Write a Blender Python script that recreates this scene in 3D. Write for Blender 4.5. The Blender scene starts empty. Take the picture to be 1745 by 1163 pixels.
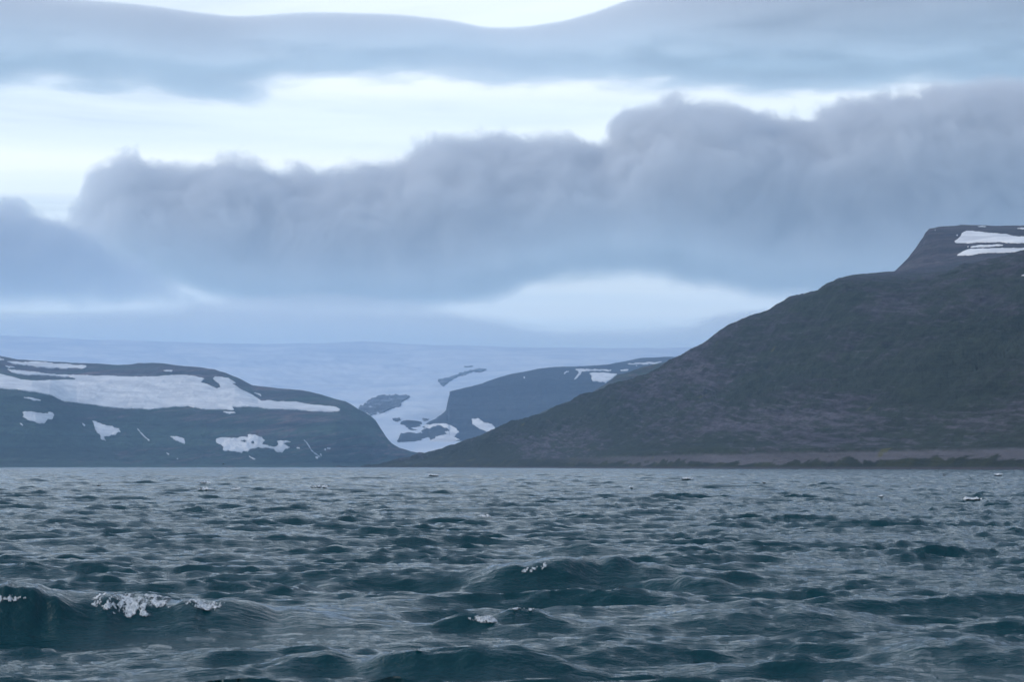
import bpy, bmesh, math, numpy as np
from mathutils import Vector

SC = bpy.context.scene
COL = SC.collection
# ------------------------------------------------------------------ camera
CAMZ = 2.2                       # eye height above the water (m)
FPX = 1745 * 70.0 / 36.0         # 70 mm lens on a 36 mm sensor, in photo pixels
HOR = 795.5                      # photo row of the true horizon
PITCH = math.atan((HOR - 581.5) / FPX)
cam = bpy.data.cameras.new('camera'); cam.lens = 70; cam.sensor_width = 36
cam.clip_start = 0.5; cam.clip_end = 120000
camo = bpy.data.objects.new('camera', cam); COL.objects.link(camo)
camo.location = (0, 0, CAMZ); camo.rotation_euler = (math.pi / 2 + PITCH, 0, 0)
SC.camera = camo
cam.dof.use_dof = True; cam.dof.focus_distance = 150; cam.dof.aperture_fstop = 5.6

# ------------------------------------------------------------------ sky and sun
SUN_EL, SUN_AZ = math.radians(32), math.radians(-100)      # sun off to the side, veiled by cloud
w = bpy.data.worlds.new('World'); SC.world = w; w.use_nodes = True
nt = w.node_tree; nt.nodes.clear()
def N(nt, t, **kw):
    n = nt.nodes.new(t)
    for k, v in kw.items():
        if k.startswith('in_'):
            key = k[3:]
            n.inputs[int(key) if key.isdigit() else key].default_value = v
        else: setattr(n, k, v)
    return n
def L(nt, a, b): nt.links.new(a, b)
def math_n(nt, op, a, b=None, c=None, clamp=False):
    n = nt.nodes.new('ShaderNodeMath'); n.operation = op; n.use_clamp = clamp
    for i, v in enumerate((a, b, c)):
        if v is None: continue
        if isinstance(v, (int, float)): n.inputs[i].default_value = v
        else: nt.links.new(v, n.inputs[i])
    return n.outputs[0]
def maprange(nt, v, a, b, c=0.0, d=1.0, mode='SMOOTHSTEP'):
    n = nt.nodes.new('ShaderNodeMapRange'); n.interpolation_type = mode
    if isinstance(v, (int, float)): n.inputs[0].default_value = v
    else: nt.links.new(v, n.inputs[0])
    for i, x in zip((1, 2, 3, 4), (a, b, c, d)): n.inputs[i].default_value = x
    return n.outputs[0]
def mixc(nt, f, a, b, blend='MIX'):
    n = nt.nodes.new('ShaderNodeMix'); n.data_type = 'RGBA'; n.blend_type = blend
    for k, v in ((0, f), (6, a), (7, b)):
        if isinstance(v, (int, float)): n.inputs[k].default_value = v
        elif isinstance(v, tuple): n.inputs[k].default_value = (v[0], v[1], v[2], 1)
        else: nt.links.new(v, n.inputs[k])
    return n.outputs[2]
def noise(nt, vec, scale, detail=5, rough=0.55, dist=0.0, dims='3D'):
    n = nt.nodes.new('ShaderNodeTexNoise'); n.noise_dimensions = dims
    n.inputs['Scale'].default_value = scale; n.inputs['Detail'].default_value = detail
    n.inputs['Roughness'].default_value = rough; n.inputs['Distortion'].default_value = dist
    nt.links.new(vec, n.inputs['Vector'])
    return n.outputs[0]
def vmul(nt, v, s):
    n = nt.nodes.new('ShaderNodeVectorMath'); n.operation = 'MULTIPLY'
    nt.links.new(v, n.inputs[0]); n.inputs[1].default_value = s
    return n.outputs[0]

sky = N(nt, 'ShaderNodeTexSky', sky_type='NISHITA', sun_disc=False, sun_elevation=SUN_EL,
        sun_rotation=SUN_AZ, altitude=0, air_density=1.0, dust_density=1.6, ozone_density=0.2)
tc = N(nt, 'ShaderNodeTexCoord')
# thin high veil of cloud over the whole sky, seen as on a flat layer overhead
sep = N(nt, 'ShaderNodeSeparateXYZ'); L(nt, tc.outputs['Generated'], sep.inputs[0])
zz = math_n(nt, 'MAXIMUM', sep.outputs[2], 0.02)
zz = math_n(nt, 'ADD', zz, 0.04)
px_ = math_n(nt, 'DIVIDE', sep.outputs[0], zz); py_ = math_n(nt, 'DIVIDE', sep.outputs[1], zz)
cmb = N(nt, 'ShaderNodeCombineXYZ'); L(nt, px_, cmb.inputs[0]); L(nt, py_, cmb.inputs[1])
n1 = noise(nt, vmul(nt, cmb.outputs[0], (0.5, 0.8, 1)), 1.0, 6, 0.55, 0.6)
tau = maprange(nt, n1, 0.25, 0.65, 0.06, 0.44)
tau = math_n(nt, 'MULTIPLY', tau, maprange(nt, sep.outputs[2], 0.22, 0.55, 1.0, 0.30))      # clearer overhead, as where the sky opens above the cloud layer
# the veil is thin overhead and adds up towards the horizon
veil = math_n(nt, 'SUBTRACT', 1.0, math_n(nt, 'EXPONENT', math_n(nt, 'MULTIPLY', math_n(nt, 'DIVIDE', tau, zz), -1.0)))
n2 = noise(nt, vmul(nt, cmb.outputs[0], (0.35, 1.4, 1)), 1.3, 5, 0.5)
bright = mixc(nt, maprange(nt, n2, 0.3, 0.7), (0.97, 1.08, 1.16), (1.13, 1.19, 1.22))
bright = mixc(nt, maprange(nt, sep.outputs[2], 0.0, 0.16), (0.57, 0.76, 0.92), bright)      # bluer through the long path of air near the horizon
bg1 = N(nt, 'ShaderNodeBackground'); L(nt, sky.outputs[0], bg1.inputs[0]); bg1.inputs[1].default_value = 0.15
bg2 = N(nt, 'ShaderNodeBackground'); L(nt, bright, bg2.inputs[0]); bg2.inputs[1].default_value = 1.0
mx = N(nt, 'ShaderNodeMixShader'); L(nt, veil, mx.inputs[0]); L(nt, bg1.outputs[0], mx.inputs[1]); L(nt, bg2.outputs[0], mx.inputs[2])
wo = N(nt, 'ShaderNodeOutputWorld'); L(nt, mx.outputs[0], wo.inputs[0])

sl = bpy.data.lights.new('sun', 'SUN'); sl.energy = 0.6; sl.angle = math.radians(40); sl.color = (1.0, 0.97, 0.93)
slo = bpy.data.objects.new('sun', sl); COL.objects.link(slo)
sdir = Vector((math.sin(SUN_AZ) * math.cos(SUN_EL), math.cos(SUN_AZ) * math.cos(SUN_EL), math.sin(SUN_EL)))
slo.rotation_euler = sdir.to_track_quat('Z', 'Y').to_euler(); slo.location = (0, 0, 60)

vs = SC.view_settings; vs.view_transform = 'Standard'; vs.look = 'None'; vs.exposure = 0.36; vs.gamma = 1.0
vs.use_curve_mapping = False
cy = SC.cycles; cy.use_denoising = True; cy.max_bounces = 8; cy.diffuse_bounces = 2; cy.glossy_bounces = 2
cy.volume_bounces = 6; cy.transparent_max_bounces = 24; cy.use_adaptive_sampling = True; cy.adaptive_threshold = 0.02

# ------------------------------------------------------------------ helpers
CP, SP = math.cos(PITCH), math.sin(PITCH)
def ray(px, py):
    """photo pixel -> (azimuth, tangent of elevation)"""
    px = np.asarray(px, float); py = np.asarray(py, float)
    cx = (px - 872.5) / FPX; sy = (581.5 - py) / FPX
    dy = CP - sy * SP; dz = SP + sy * CP
    return np.arctan2(cx, dy), dz / np.hypot(cx, dy)
def project(x, y, z):
    d = y * CP + (z - CAMZ) * SP; u = -y * SP + (z - CAMZ) * CP
    return 872.5 + FPX * x / d, 581.5 - FPX * u / d
def _hash(ix, iy, s):
    h = (ix.astype(np.int64) * 374761393 + iy.astype(np.int64) * 668265263 + s * 974634777) & 0xffffffff
    h = ((h ^ (h >> 13)) * 1274126177) & 0xffffffff
    return ((h ^ (h >> 16)) & 0xffff) / 65536.0 * 2 * math.pi
def perlin(x, y, s=0):
    ix = np.floor(x); iy = np.floor(y); fx = x - ix; fy = y - iy
    def g(ox, oy):
        a = _hash(ix + ox, iy + oy, s); return np.cos(a) * (fx - ox) + np.sin(a) * (fy - oy)
    u = fx * fx * fx * (fx * (fx * 6 - 15) + 10); v = fy * fy * fy * (fy * (fy * 6 - 15) + 10)
    a = g(0, 0) * (1 - u) + g(1, 0) * u; b = g(0, 1) * (1 - u) + g(1, 1) * u
    return (a * (1 - v) + b * v) * 1.5
def fbm(x, y, octs=5, rough=0.5, s=0, ridged=False):
    o = np.zeros_like(x); a = 1.0; f = 1.0
    for k in range(octs):
        n = perlin(x * f + 13.7 * k, y * f - 7.3 * k, s + k)
        o += a * ((1 - 2 * np.abs(n)) if ridged else n); a *= rough; f *= 2.03
    return o
def smooth(x, a, b):
    t = np.clip((x - a) / (b - a), 0, 1); return t * t * (3 - 2 * t)
def mesh_obj(name, V, F, mat, parent=None, smooth_shade=True, label=None, cat=None, group=None, kind=None, attrs=None):
    V = np.asarray(V, np.float32); F = np.asarray(F, np.int32)
    me = bpy.data.meshes.new(name); k = F.shape[1]
    me.vertices.add(len(V)); me.vertices.foreach_set('co', V.ravel())
    me.loops.add(F.size); me.loops.foreach_set('vertex_index', F.ravel())
    me.polygons.add(len(F)); me.polygons.foreach_set('loop_start', np.arange(0, F.size, k, dtype=np.int32))
    me.polygons.foreach_set('loop_total', np.full(len(F), k, np.int32))
    me.polygons.foreach_set('use_smooth', np.full(len(F), smooth_shade, bool))
    for an, av in (attrs or {}).items():
        a = me.attributes.new(an, 'FLOAT', 'POINT'); a.data.foreach_set('value', np.asarray(av, np.float32))
    me.update(calc_edges=True); me.validate()
    me.materials.append(mat)
    o = bpy.data.objects.new(name, me); COL.objects.link(o); o.parent = parent
    tag(o, label, cat, group, kind); return o
def tag(o, label=None, cat=None, group=None, kind=None):
    for k, v in (('label', label), ('category', cat), ('group', group), ('kind', kind)):
        if v: o[k] = v
    return o
def grid_faces(n, m):
    i = np.arange(n - 1)[:, None] * m + np.arange(m - 1)[None]; i = i.ravel()
    return np.stack([i, i + m, i + m + 1, i + 1], 1)
def new_mat(name):
    m = bpy.data.materials.new(name); m.use_nodes = True; nt = m.node_tree; nt.nodes.clear()
    out = N(nt, 'ShaderNodeOutputMaterial'); p = N(nt, 'ShaderNodeBsdfPrincipled')
    L(nt, p.outputs[0], out.inputs[0]); return m, nt, p, out
def bump(nt, p, h, strength, dist, prev=None):
    b = N(nt, 'ShaderNodeBump'); b.inputs['Strength'].default_value = strength; b.inputs['Distance'].default_value = dist
    L(nt, h, b.inputs['Height'])
    if prev is not None: L(nt, prev, b.inputs['Normal'])
    if p is not None: L(nt, b.outputs[0], p.inputs['Normal'])
    return b.outputs[0]

# ------------------------------------------------------------------ terrain materials
def streak_coord(nt, ang, along, across):
    """world position turned in the X-Z plane so that noise draws out along slanting rock bands"""
    g = N(nt, 'ShaderNodeNewGeometry'); m = N(nt, 'ShaderNodeVectorRotate', rotation_type='Y_AXIS')
    L(nt, g.outputs['Position'], m.inputs['Vector']); m.inputs['Angle'].default_value = ang
    return vmul(nt, m.outputs[0], (along, along * 1.2, across)), g
def hill_material(name, green, rock, scree, ang, sc=1.0, bias=0.5, terrace=False, ledges=0.7):
    m, nt, p, out = new_mat(name)
    v, g = streak_coord(nt, ang, 0.004 * sc, 0.035 * sc)
    big = noise(nt, vmul(nt, v, (0.35, 0.35, 0.35)), 1.0, 4, 0.55, 0.5)
    st = noise(nt, v, 2.0, 8, 0.68, 0.8)
    v2, _ = streak_coord(nt, ang * 1.3, 0.007 * sc, 0.10 * sc)
    st2 = noise(nt, v2, 2.2, 8, 0.70, 0.5)
    f = math_n(nt, 'ADD', math_n(nt, 'MULTIPLY', big, 0.9), math_n(nt, 'MULTIPLY', st, 1.0))
    f = math_n(nt, 'ADD', f, math_n(nt, 'MULTIPLY', st2, 0.7))
    sp = N(nt, 'ShaderNodeSeparateXYZ'); L(nt, g.outputs['Position'], sp.inputs[0])
    f = math_n(nt, 'ADD', f, maprange(nt, sp.outputs[2], 20, 330, -0.06, 0.22, 'LINEAR'))
    fr = maprange(nt, f, 1.22 + bias * 0.2, 1.52 + bias * 0.2)
    c = mixc(nt, fr, green, rock)
    fs = maprange(nt, math_n(nt, 'ADD', math_n(nt, 'MULTIPLY', st2, 1.0), math_n(nt, 'MULTIPLY', big, 0.6)), 0.84, 0.98)
    c = mixc(nt, math_n(nt, 'MULTIPLY', fs, 0.85), c, scree)
    v4, _ = streak_coord(nt, ang, 0.05 * sc, 0.16 * sc)
    fine = noise(nt, v4, 1.0, 6, 0.75)
    v3 = vmul(nt, g.outputs['Position'], (0.0016 * sc, 0.0016 * sc, 0.085 * sc)); ledge = noise(nt, v3, 1.0, 5, 0.7, 0.6)
    c = mixc(nt, ledges, c, mixc(nt, maprange(nt, ledge, 0.36, 0.64), (0.45, 0.45, 0.48), (1.35, 1.33, 1.33)), 'MULTIPLY')
    c = mixc(nt, 0.75, c, mixc(nt, maprange(nt, fine, 0.3, 0.7), (0.5, 0.5, 0.5), (1.4, 1.4, 1.4)), 'MULTIPLY')
    if terrace:
        # gravel terrace with scree fans and green banks, then the pebble beach
        gv = noise(nt, vmul(nt, g.outputs['Position'], (0.011, 0.011, 0.05)), 1.0, 4, 0.55, 1.2)
        gz = math_n(nt, 'ADD', sp.outputs[2], math_n(nt, 'MULTIPLY', math_n(nt, 'SUBTRACT', gv, 0.5), 26))
        gm = math_n(nt, 'MULTIPLY', maprange(nt, gz, 5.5, 7.5), maprange(nt, math_n(nt, 'ADD', sp.outputs[2], math_n(nt, 'MULTIPLY', st2, 7.0)), 15.0, 19.0, 1, 0))
        gm = math_n(nt, 'MULTIPLY', gm, maprange(nt, sp.outputs[0], 20, 190))
        mo = noise(nt, g.outputs['Position'], 0.02, 5, 0.6)
        bank = mixc(nt, maprange(nt, mo, 0.42, 0.66), (0.022, 0.031, 0.023), (0.044, 0.052, 0.027))
        low = maprange(nt, sp.outputs[2], 11.5, 13.5, 1, 0)
        c = mixc(nt, low, c, bank)
        c = mixc(nt, gm, c, mixc(nt, fine, (0.085, 0.086, 0.102), (0.150, 0.150, 0.172)))
        bm = maprange(nt, math_n(nt, 'ADD', sp.outputs[2], math_n(nt, 'MULTIPLY', fine, 1.2)), 1.7, 2.8, 1, 0)
        c = mixc(nt, bm, c, mixc(nt, fine, (0.035, 0.035, 0.045), (0.10, 0.095, 0.105)))
        # the odd yellow moss cushion
        ym = noise(nt, vmul(nt, g.outputs['Position'], (0.012, 0.012, 0.03)), 1.6, 3, 0.5)
        c = mixc(nt, math_n(nt, 'MULTIPLY', maprange(nt, ym, 0.70, 0.74), 0.6), c, (0.11, 0.11, 0.03))
    L(nt, c, p.inputs['Base Color']); p.inputs['Roughness'].default_value = 0.95; p.inputs['Specular IOR Level'].default_value = 0.15
    bb = bump(nt, None, ledge, 0.8, 7.0 / sc, bump(nt, None, st, 0.9, 9.0 / sc))
    bump(nt, p, fine, 0.8, 3.0 / sc, bb)
    return m
M_NEAR = hill_material('near_hill', (0.030, 0.041, 0.029), (0.056, 0.053, 0.066), (0.100, 0.097, 0.119), -0.30, 1.0, 0.28, terrace=True, ledges=0.35)
M_PEAK = hill_material('peak_rock', (0.040, 0.050, 0.045), (0.070, 0.060, 0.064), (0.10, 0.088, 0.09), -0.12, 0.8, -0.1)
M_LEFT = hill_material('far_hill', (0.042, 0.076, 0.054), (0.078, 0.068, 0.074), (0.170, 0.118, 0.105), 0.16, 0.45, 0.40)
M_MID = hill_material('cliff_rock', (0.040, 0.046, 0.048), (0.046, 0.046, 0.050), (0.065, 0.060, 0.062), -0.05, 0.4, 0.4)
M_SPUR = hill_material('green_spur', (0.050, 0.075, 0.045), (0.075, 0.066, 0.064), (0.10, 0.085, 0.075), -0.2, 0.5, 0.75)
def snow_material(name, c0, c1, sc):
    m, nt, p, out = new_mat(name)
    g = N(nt, 'ShaderNodeNewGeometry')
    n = noise(nt, vmul(nt, g.outputs['Position'], (sc, sc, sc * 5)), 1.0, 6, 0.6, 0.5)
    L(nt, mixc(nt, maprange(nt, n, 0.3, 0.7), c0, c1), p.inputs['Base Color'])
    p.inputs['Roughness'].default_value = 0.8; p.inputs['Specular IOR Level'].default_value = 0.2
    bump(nt, p, n, 0.6, 1.2 / (sc * 60)); return m
M_SNOW = snow_material('snow', (0.62, 0.64, 0.67), (0.86, 0.87, 0.88), 0.012)
M_ICE = snow_material('glacier_ice', (0.54, 0.64, 0.76), (0.74, 0.80, 0.87), 0.0022)
m, nt, p, out = new_mat('bare_rock'); M_ROCK = m
g = N(nt, 'ShaderNodeNewGeometry'); n_ = noise(nt, vmul(nt, g.outputs['Position'], (0.012, 0.012, 0.06)), 1.0, 7, 0.7, 0.8)
L(nt, mixc(nt, maprange(nt, n_, 0.45, 0.72), (0.045, 0.048, 0.055), (0.30, 0.33, 0.38)), p.inputs['Base Color'])
p.inputs['Roughness'].default_value = 0.95; bump(nt, p, n_, 0.8, 8.0)

# ------------------------------------------------------------------ terrain builder
class Terrain:
    def __init__(self, name, curves, px0, px1, n_az, segs, mat, noise_amp, noise_scale, seed, kind='structure',
                 label=None, cat=None, ridged=0.0):
        a0 = ray(px0, 760)[0]; a1 = ray(px1, 760)[0]
        A = np.linspace(a0, a1, n_az); self.A = A
        Rk, Hk = [], []
        for cv in curves:
            aa, rr, hh = [], [], []
            for px, py, r in cv:
                if isinstance(py, tuple): a, _ = ray(px, 770); h = py[0]
                else:
                    a, te = ray(px, py); h = CAMZ + r * te
                aa.append(float(a)); rr.append(r); hh.append(float(h))
            Rk.append(np.interp(A, aa, rr)); Hk.append(np.interp(A, aa, hh))
        Rk = np.array(Rk).T; Hk = np.array(Hk).T
        for k in range(1, Rk.shape[1]): Rk[:, k] = np.maximum(Rk[:, k], Rk[:, k - 1] + 4)
        K = Rk.shape[1]
        d = np.diff(Hk, axis=1) / np.diff(Rk, axis=1); hs = np.diff(Rk, axis=1)
        T = np.zeros_like(Hk); T[:, 0] = d[:, 0]; T[:, -1] = d[:, -1]
        for k in range(1, K - 1):                                  # monotone cubic slopes
            w1 = 2 * hs[:, k] + hs[:, k - 1]; w2 = hs[:, k] + 2 * hs[:, k - 1]
            s = d[:, k - 1] * d[:, k] > 0
            with np.errstate(all='ignore'):
                T[:, k] = np.where(s, (w1 + w2) / (w1 / d[:, k - 1] + w2 / d[:, k]), 0)
        T = np.nan_to_num(T)
        R, H, AM = [], [], []
        for k in range(K - 1):
            n = segs[k]; t = np.arange(n) / n
            if k == K - 2: t = np.linspace(0, 1, n)
            t = t[None]; h = hs[:, k:k + 1]
            R.append(Rk[:, k:k + 1] + t * h)
            H.append((2 * t**3 - 3 * t**2 + 1) * Hk[:, k:k + 1] + (t**3 - 2 * t**2 + t) * h * T[:, k:k + 1]
                     + (-2 * t**3 + 3 * t**2) * Hk[:, k + 1:k + 2] + (t**3 - t**2) * h * T[:, k + 1:k + 2])
            AM.append(np.broadcast_to(noise_amp[k] * (1 - t) + noise_amp[k + 1] * t, R[-1].shape))
        R = np.concatenate(R, 1); H = np.concatenate(H, 1); AM = np.concatenate(AM, 1)
        X = R * np.sin(A)[:, None]; Y = R * np.cos(A)[:, None]
        nz = fbm(X / noise_scale, Y / noise_scale, 7, 0.52, seed)
        if ridged: nz = nz * (1 - ridged) + ridged * (fbm(X / noise_scale * 1.3, Y / noise_scale * 0.5, 5, 0.5, seed + 50, True) - 0.6)
        H = H + AM * (nz + 0.36 * fbm(X / noise_scale * 4.3, Y / noise_scale * 4.3, 5, 0.6, seed + 9))
        self.R, self.H, self.X, self.Y = R, H, X, Y
        V = np.stack([X, Y, H], -1).reshape(-1, 3)
        self.o = mesh_obj(name, V, grid_faces(*R.shape)[:, ::-1], mat, kind=kind, label=label, cat=cat)
    def hit(self, px, py):
        a, te = ray(px, py); A = self.A
        fi = np.clip((a - A[0]) / (A[1] - A[0]), 0, len(A) - 1.001); i = fi.astype(int); f = (fi - i)[:, None]
        out = np.full((len(a), 3), np.nan)
        for s in range(0, len(a), 20000):
            e = slice(s, s + 20000)
            H = self.H[i[e]] * (1 - f[e]) + self.H[i[e] + 1] * f[e]; R = self.R[i[e]] * (1 - f[e]) + self.R[i[e] + 1] * f[e]
            tn = np.maximum.accumulate((H - CAMZ) / R, axis=1); t = te[e][:, None]
            ok = tn[:, -1] >= t[:, 0]; j = np.clip(np.argmax(tn >= t, axis=1), 1, None)
            q = np.arange(len(j)); t0 = tn[q, j - 1]; t1 = tn[q, j]
            u = np.clip((t[:, 0] - t0) / np.maximum(t1 - t0, 1e-9), 0, 1)
            r = R[q, j - 1] * (1 - u) + R[q, j] * u
            z = CAMZ + r * t[:, 0]
            P = np.stack([r * np.sin(a[e]), r * np.cos(a[e]), z], 1); P[~ok] = np.nan; out[e] = P
        return out

def jag(poly, rng, it=3, amp=0.13):
    P = np.array(poly, float)
    for _ in range(it):
        Q = np.roll(P, -1, 0); d = Q - P; ln = np.hypot(d[:, 0], d[:, 1])
        nrm = np.stack([-d[:, 1], d[:, 0]], 1)
        am = np.where(ln > 1.2, amp, 0)
        mid = (P + Q) / 2 + nrm * (rng.uniform(-1, 1, len(P)) * am)[:, None] * np.minimum(1, 10 / np.maximum(ln, 1e-6))[:, None]
        P = np.stack([P, mid], 1).reshape(-1, 2)
    return P
def inside(P, x, y):
    r = np.zeros(len(x), bool); Q = np.roll(P, -1, 0)
    for (x0, y0), (x1, y1) in zip(P, Q):
        if y0 == y1: continue
        c = ((y0 > y) != (y1 > y)) & (x < (x1 - x0) * (y - y0) / (y1 - y0) + x0); r ^= c
    return r
RNG = np.random.default_rng(11)
def largest(f, n):
    """mask of the faces of the largest joined piece"""
    par = np.arange(n)
    for _ in range(400):
        old = par.copy(); mn = par[f].min(1)
        for c in range(f.shape[1]): np.minimum.at(par, f[:, c], mn)
        par = par[par]
        if (par == old).all(): break
    root, cnt = np.unique(par[f[:, 0]], return_counts=True)
    return par[f[:, 0]] == root[cnt.argmax()]
def drape(name, terr, poly, mat, lift, label, cat, group=None, step=0.8, amp=0.13, holes=(), rough=0.0, wavy=None):
    """a sheet with thickness lying on a slope, its outline traced on the slope"""
    P = jag(poly, RNG, 3, amp); lo = P.min(0); hi = P.max(0)
    if min(hi - lo) < 8: step = min(step, 0.45)
    step_y = step
    gx = np.arange(lo[0] - step, hi[0] + 2 * step, step); gy = np.arange(lo[1] - step, hi[1] + 2 * step, step_y)
    GX, GY = np.meshgrid(gx, gy, indexing='ij'); x = GX.ravel(); y = GY.ravel()
    ins = inside(P, x, y)
    for h in holes: ins &= ~inside(jag(h, RNG, 3, amp), x, y)
    pos = terr.hit(x, y); ok = ins & ~np.isnan(pos[:, 0])
    f = grid_faces(*GX.shape); f = f[ok[f].all(1)]
    if len(f):
        rr = np.hypot(pos[:, 0], pos[:, 1]); q = rr[f]; f = f[(q.max(1) - q.min(1)) < 0.03 * q.min(1)]
    if not len(f): return None
    f = f[largest(f, len(x))]
    used = np.unique(f); rm = np.full(len(x), -1); rm[used] = np.arange(len(used)); f = rm[f]; V = pos[used].copy()
    dirc = np.stack([-V[:, 0], -V[:, 1], np.zeros(len(V))], 1); dirc /= np.hypot(V[:, 0], V[:, 1])[:, None]
    V += dirc * lift * 0.6; V[:, 2] += lift
    if rough: V[:, 2] += rough * fbm(V[:, 0] / 60, V[:, 1] / 90, 5, 0.6, 91)
    ed = np.concatenate([f[:, [0, 1]], f[:, [1, 2]], f[:, [2, 3]], f[:, [3, 0]]])
    key = np.sort(ed, 1); _, inv, cnt = np.unique(key, axis=0, return_inverse=True, return_counts=True)
    be = ed[cnt[inv.ravel()] == 1]; bv = np.unique(be); bm = np.full(len(V), -1); bm[bv] = np.arange(len(bv)) + len(V)
    low = V[bv] - dirc[bv] * lift * 1.6; low[:, 2] -= lift * 2.2
    f2 = np.stack([be[:, 1], be[:, 0], bm[be[:, 0]], bm[be[:, 1]]], 1)
    return mesh_obj(name, np.concatenate([V, low]), np.concatenate([f, f2]), mat, label=label, cat=cat, group=group)

# ------------------------------------------------------------------ the hills
FAR = 15000
hill = Terrain('hillside', [
    [(560, (-4,), 4500), (640, (-4,), 3900), (900, (-4,), 2650), (1200, (-4,), 1800), (1745, (-4,), 1180), (2200, (-4,), 900)],
    [(560, (-3,), 4550), (632, (-0.3,), 4000), (640, (0.6,), 3960), (900, (0.6,), 2700), (1200, (0.6,), 1840), (1745, (0.6,), 1210), (2200, (0.6,), 925)],
    [(560, (-2,), 4570), (632, (0.2,), 4015), (660, (2.2,), 3860), (900, (2.4,), 2735), (1200, (2.4,), 1865), (1745, (2.2,), 1228), (2200, (2.2,), 940)],
    [(560, (-2,), 4600), (632, (0.4,), 4030), (690, (8,), 3750), (900, (13,), 2830), (1000, (14.5,), 2500), (1200, 764.5, 1920), (1400, 764, 1640), (1745, 764.5, 1275), (2200, 765, 980)],
    [(560, (-2,), 4620), (632, (0.5,), 4040), (690, (10,), 3790), (900, (19,), 2930), (1000, (20,), 2600), (1200, 763.4, 1985), (1400, 763, 1700), (1745, 763.6, 1325), (2200, 764, 1020)],
    [(560, (-2,), 4640), (632, (0.6,), 4060), (690, 789, 3860), (780, 766, 3500), (900, 740, 3180), (1050, 700, 2800), (1200, 660, 2420), (1400, 620, 2060), (1600, 598, 1800), (1745, 590, 1660), (2200, 560, 1300)],
    [(560, (-2,), 4660), (632, (0.7,), 4100), (650, 793.5, 4060), (690, 783.5, 3920), (760, 764, 3720), (830, 738, 3500), (890, 715, 3340), (930, 700, 3240), (1000, 674, 3080), (1060, 651, 2950),
     (1110, 633, 2840), (1150, 612, 2760), (1182, 595, 2700), (1203, 583, 2660), (1240, 560, 2600), (1262, 550, 2560), (1300, 540, 2500), (1325, 522, 2460), (1345, 510, 2420), (1368, 503.5, 2390), (1394, 497, 2360), (1409, 489.5, 2330), (1423, 483.5, 2300),
     (1440, 480, 2270), (1500, 480, 2220), (1552, 481, 2180), (1590, 472, 2150), (1625, 459, 2130), (1665, 447, 2110), (1700, 439, 2100), (1745, 428, 2080), (1850, 408, 2050), (2200, 350, 2000)],
    [(560, (-3,), 4760), (632, (-1,), 4250), (760, 769, 3880), (890, 722, 3480), (1000, 681, 3200), (1150, 620, 2880), (1240, 567, 2720), (1345, 516, 2540), (1394, 500, 2480), (1423, 482.5, 2430),
     (1440, 477, 2410), (1457, 475, 2400), (1500, 474, 2380), (1552, 477, 2360), (1625, 468, 2330), (1745, 440, 2300), (2200, 365, 2250)],
    [(560, (-4,), 4900), (632, (-4,), 4500), (760, 780, 4100), (890, 745, 3700), (1000, 705, 3500), (1150, 655, 3200), (1240, 600, 3000), (1345, 540, 2900), (1394, 501, 2780), (1409, 488.5, 2740), (1423, 480.5, 2720), (1440, 473.3, 2700), (1457, 469.8, 2700), (1491, 467, 2720),
     (1523, 464.2, 2740), (1570, 461.5, 2780), (1600, 457, 2800), (1650, 451, 2820), (1745, 447, 2850), (2200, 380, 2850)],
    [(560, (-6,), 5100), (632, (-10,), 4800), (1000, (20,), 3900), (1240, (60,), 3500), (1345, (120,), 3300), (1425, 492, 3100), (1523, 476, 3050), (1650, 459, 3100), (1745, 452, 3100), (2200, 400, 3100)],
], 560, 2150, 1050, [3, 6, 18, 5, 46, 90, 12, 16, 6], M_NEAR, [0, 0, 0.2, 0.8, 0.6, 11, 6.5, 5, 2.5, 2], 130, 3, ridged=0.35)

peak = Terrain('mountain', [
    [(1380, (60,), 2980), (1500, 500, 2960), (1560, 476, 2950), (1745, 458, 2950), (2200, 440, 2950)],
    [(1380, (70,), 3150), (1490, 500, 3150), (1523, 470, 3150), (1550, 462, 3140), (1600, 452, 3130), (1650, 444, 3120), (1745, 432, 3110), (2200, 400, 3100)],
    [(1380, (72,), 3300), (1490, 496, 3300), (1523, 467, 3300), (1550, 447, 3290), (1575, 428, 3270), (1600, 422, 3250), (1650, 422, 3230), (1745, 416, 3200), (2200, 395, 3200)],
    [(1380, (75,), 3500), (1490, 490, 3500), (1523, 464.5, 3500), (1535, 453, 3490), (1549, 439, 3480), (1552, 434, 3480), (1562, 424, 3470), (1568, 413, 3465), (1573, 407, 3460), (1576, 399, 3455), (1582, 393, 3450), (1584, 391.3, 3450),
     (1600, 389.5, 3450), (1640, 391, 3450), (1745, 392, 3450), (2200, 388, 3450)],
    [(1380, (70,), 3700), (1500, 500, 3650), (1523, 467, 3640), (1549, 443, 3640), (1576, 403, 3640), (1584, 391.5, 3640), (1600, 387.3, 3660), (1628, 385, 3680), (1637, 383.8, 3690), (1670, 383.8, 3700), (1700, 385, 3700), (1745, 384.4, 3700), (2200, 380, 3700)],
    [(1380, (0,), 4600), (1523, (60,), 4600), (1584, 420, 4600), (1637, 395, 4600), (2200, 385, 4600)],
], 1380, 2150, 560, [10, 24, 44, 16, 6], M_PEAK, [1, 2, 2.5, 1.2, 1.0, 2], 90, 21, ridged=0.35)

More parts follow.
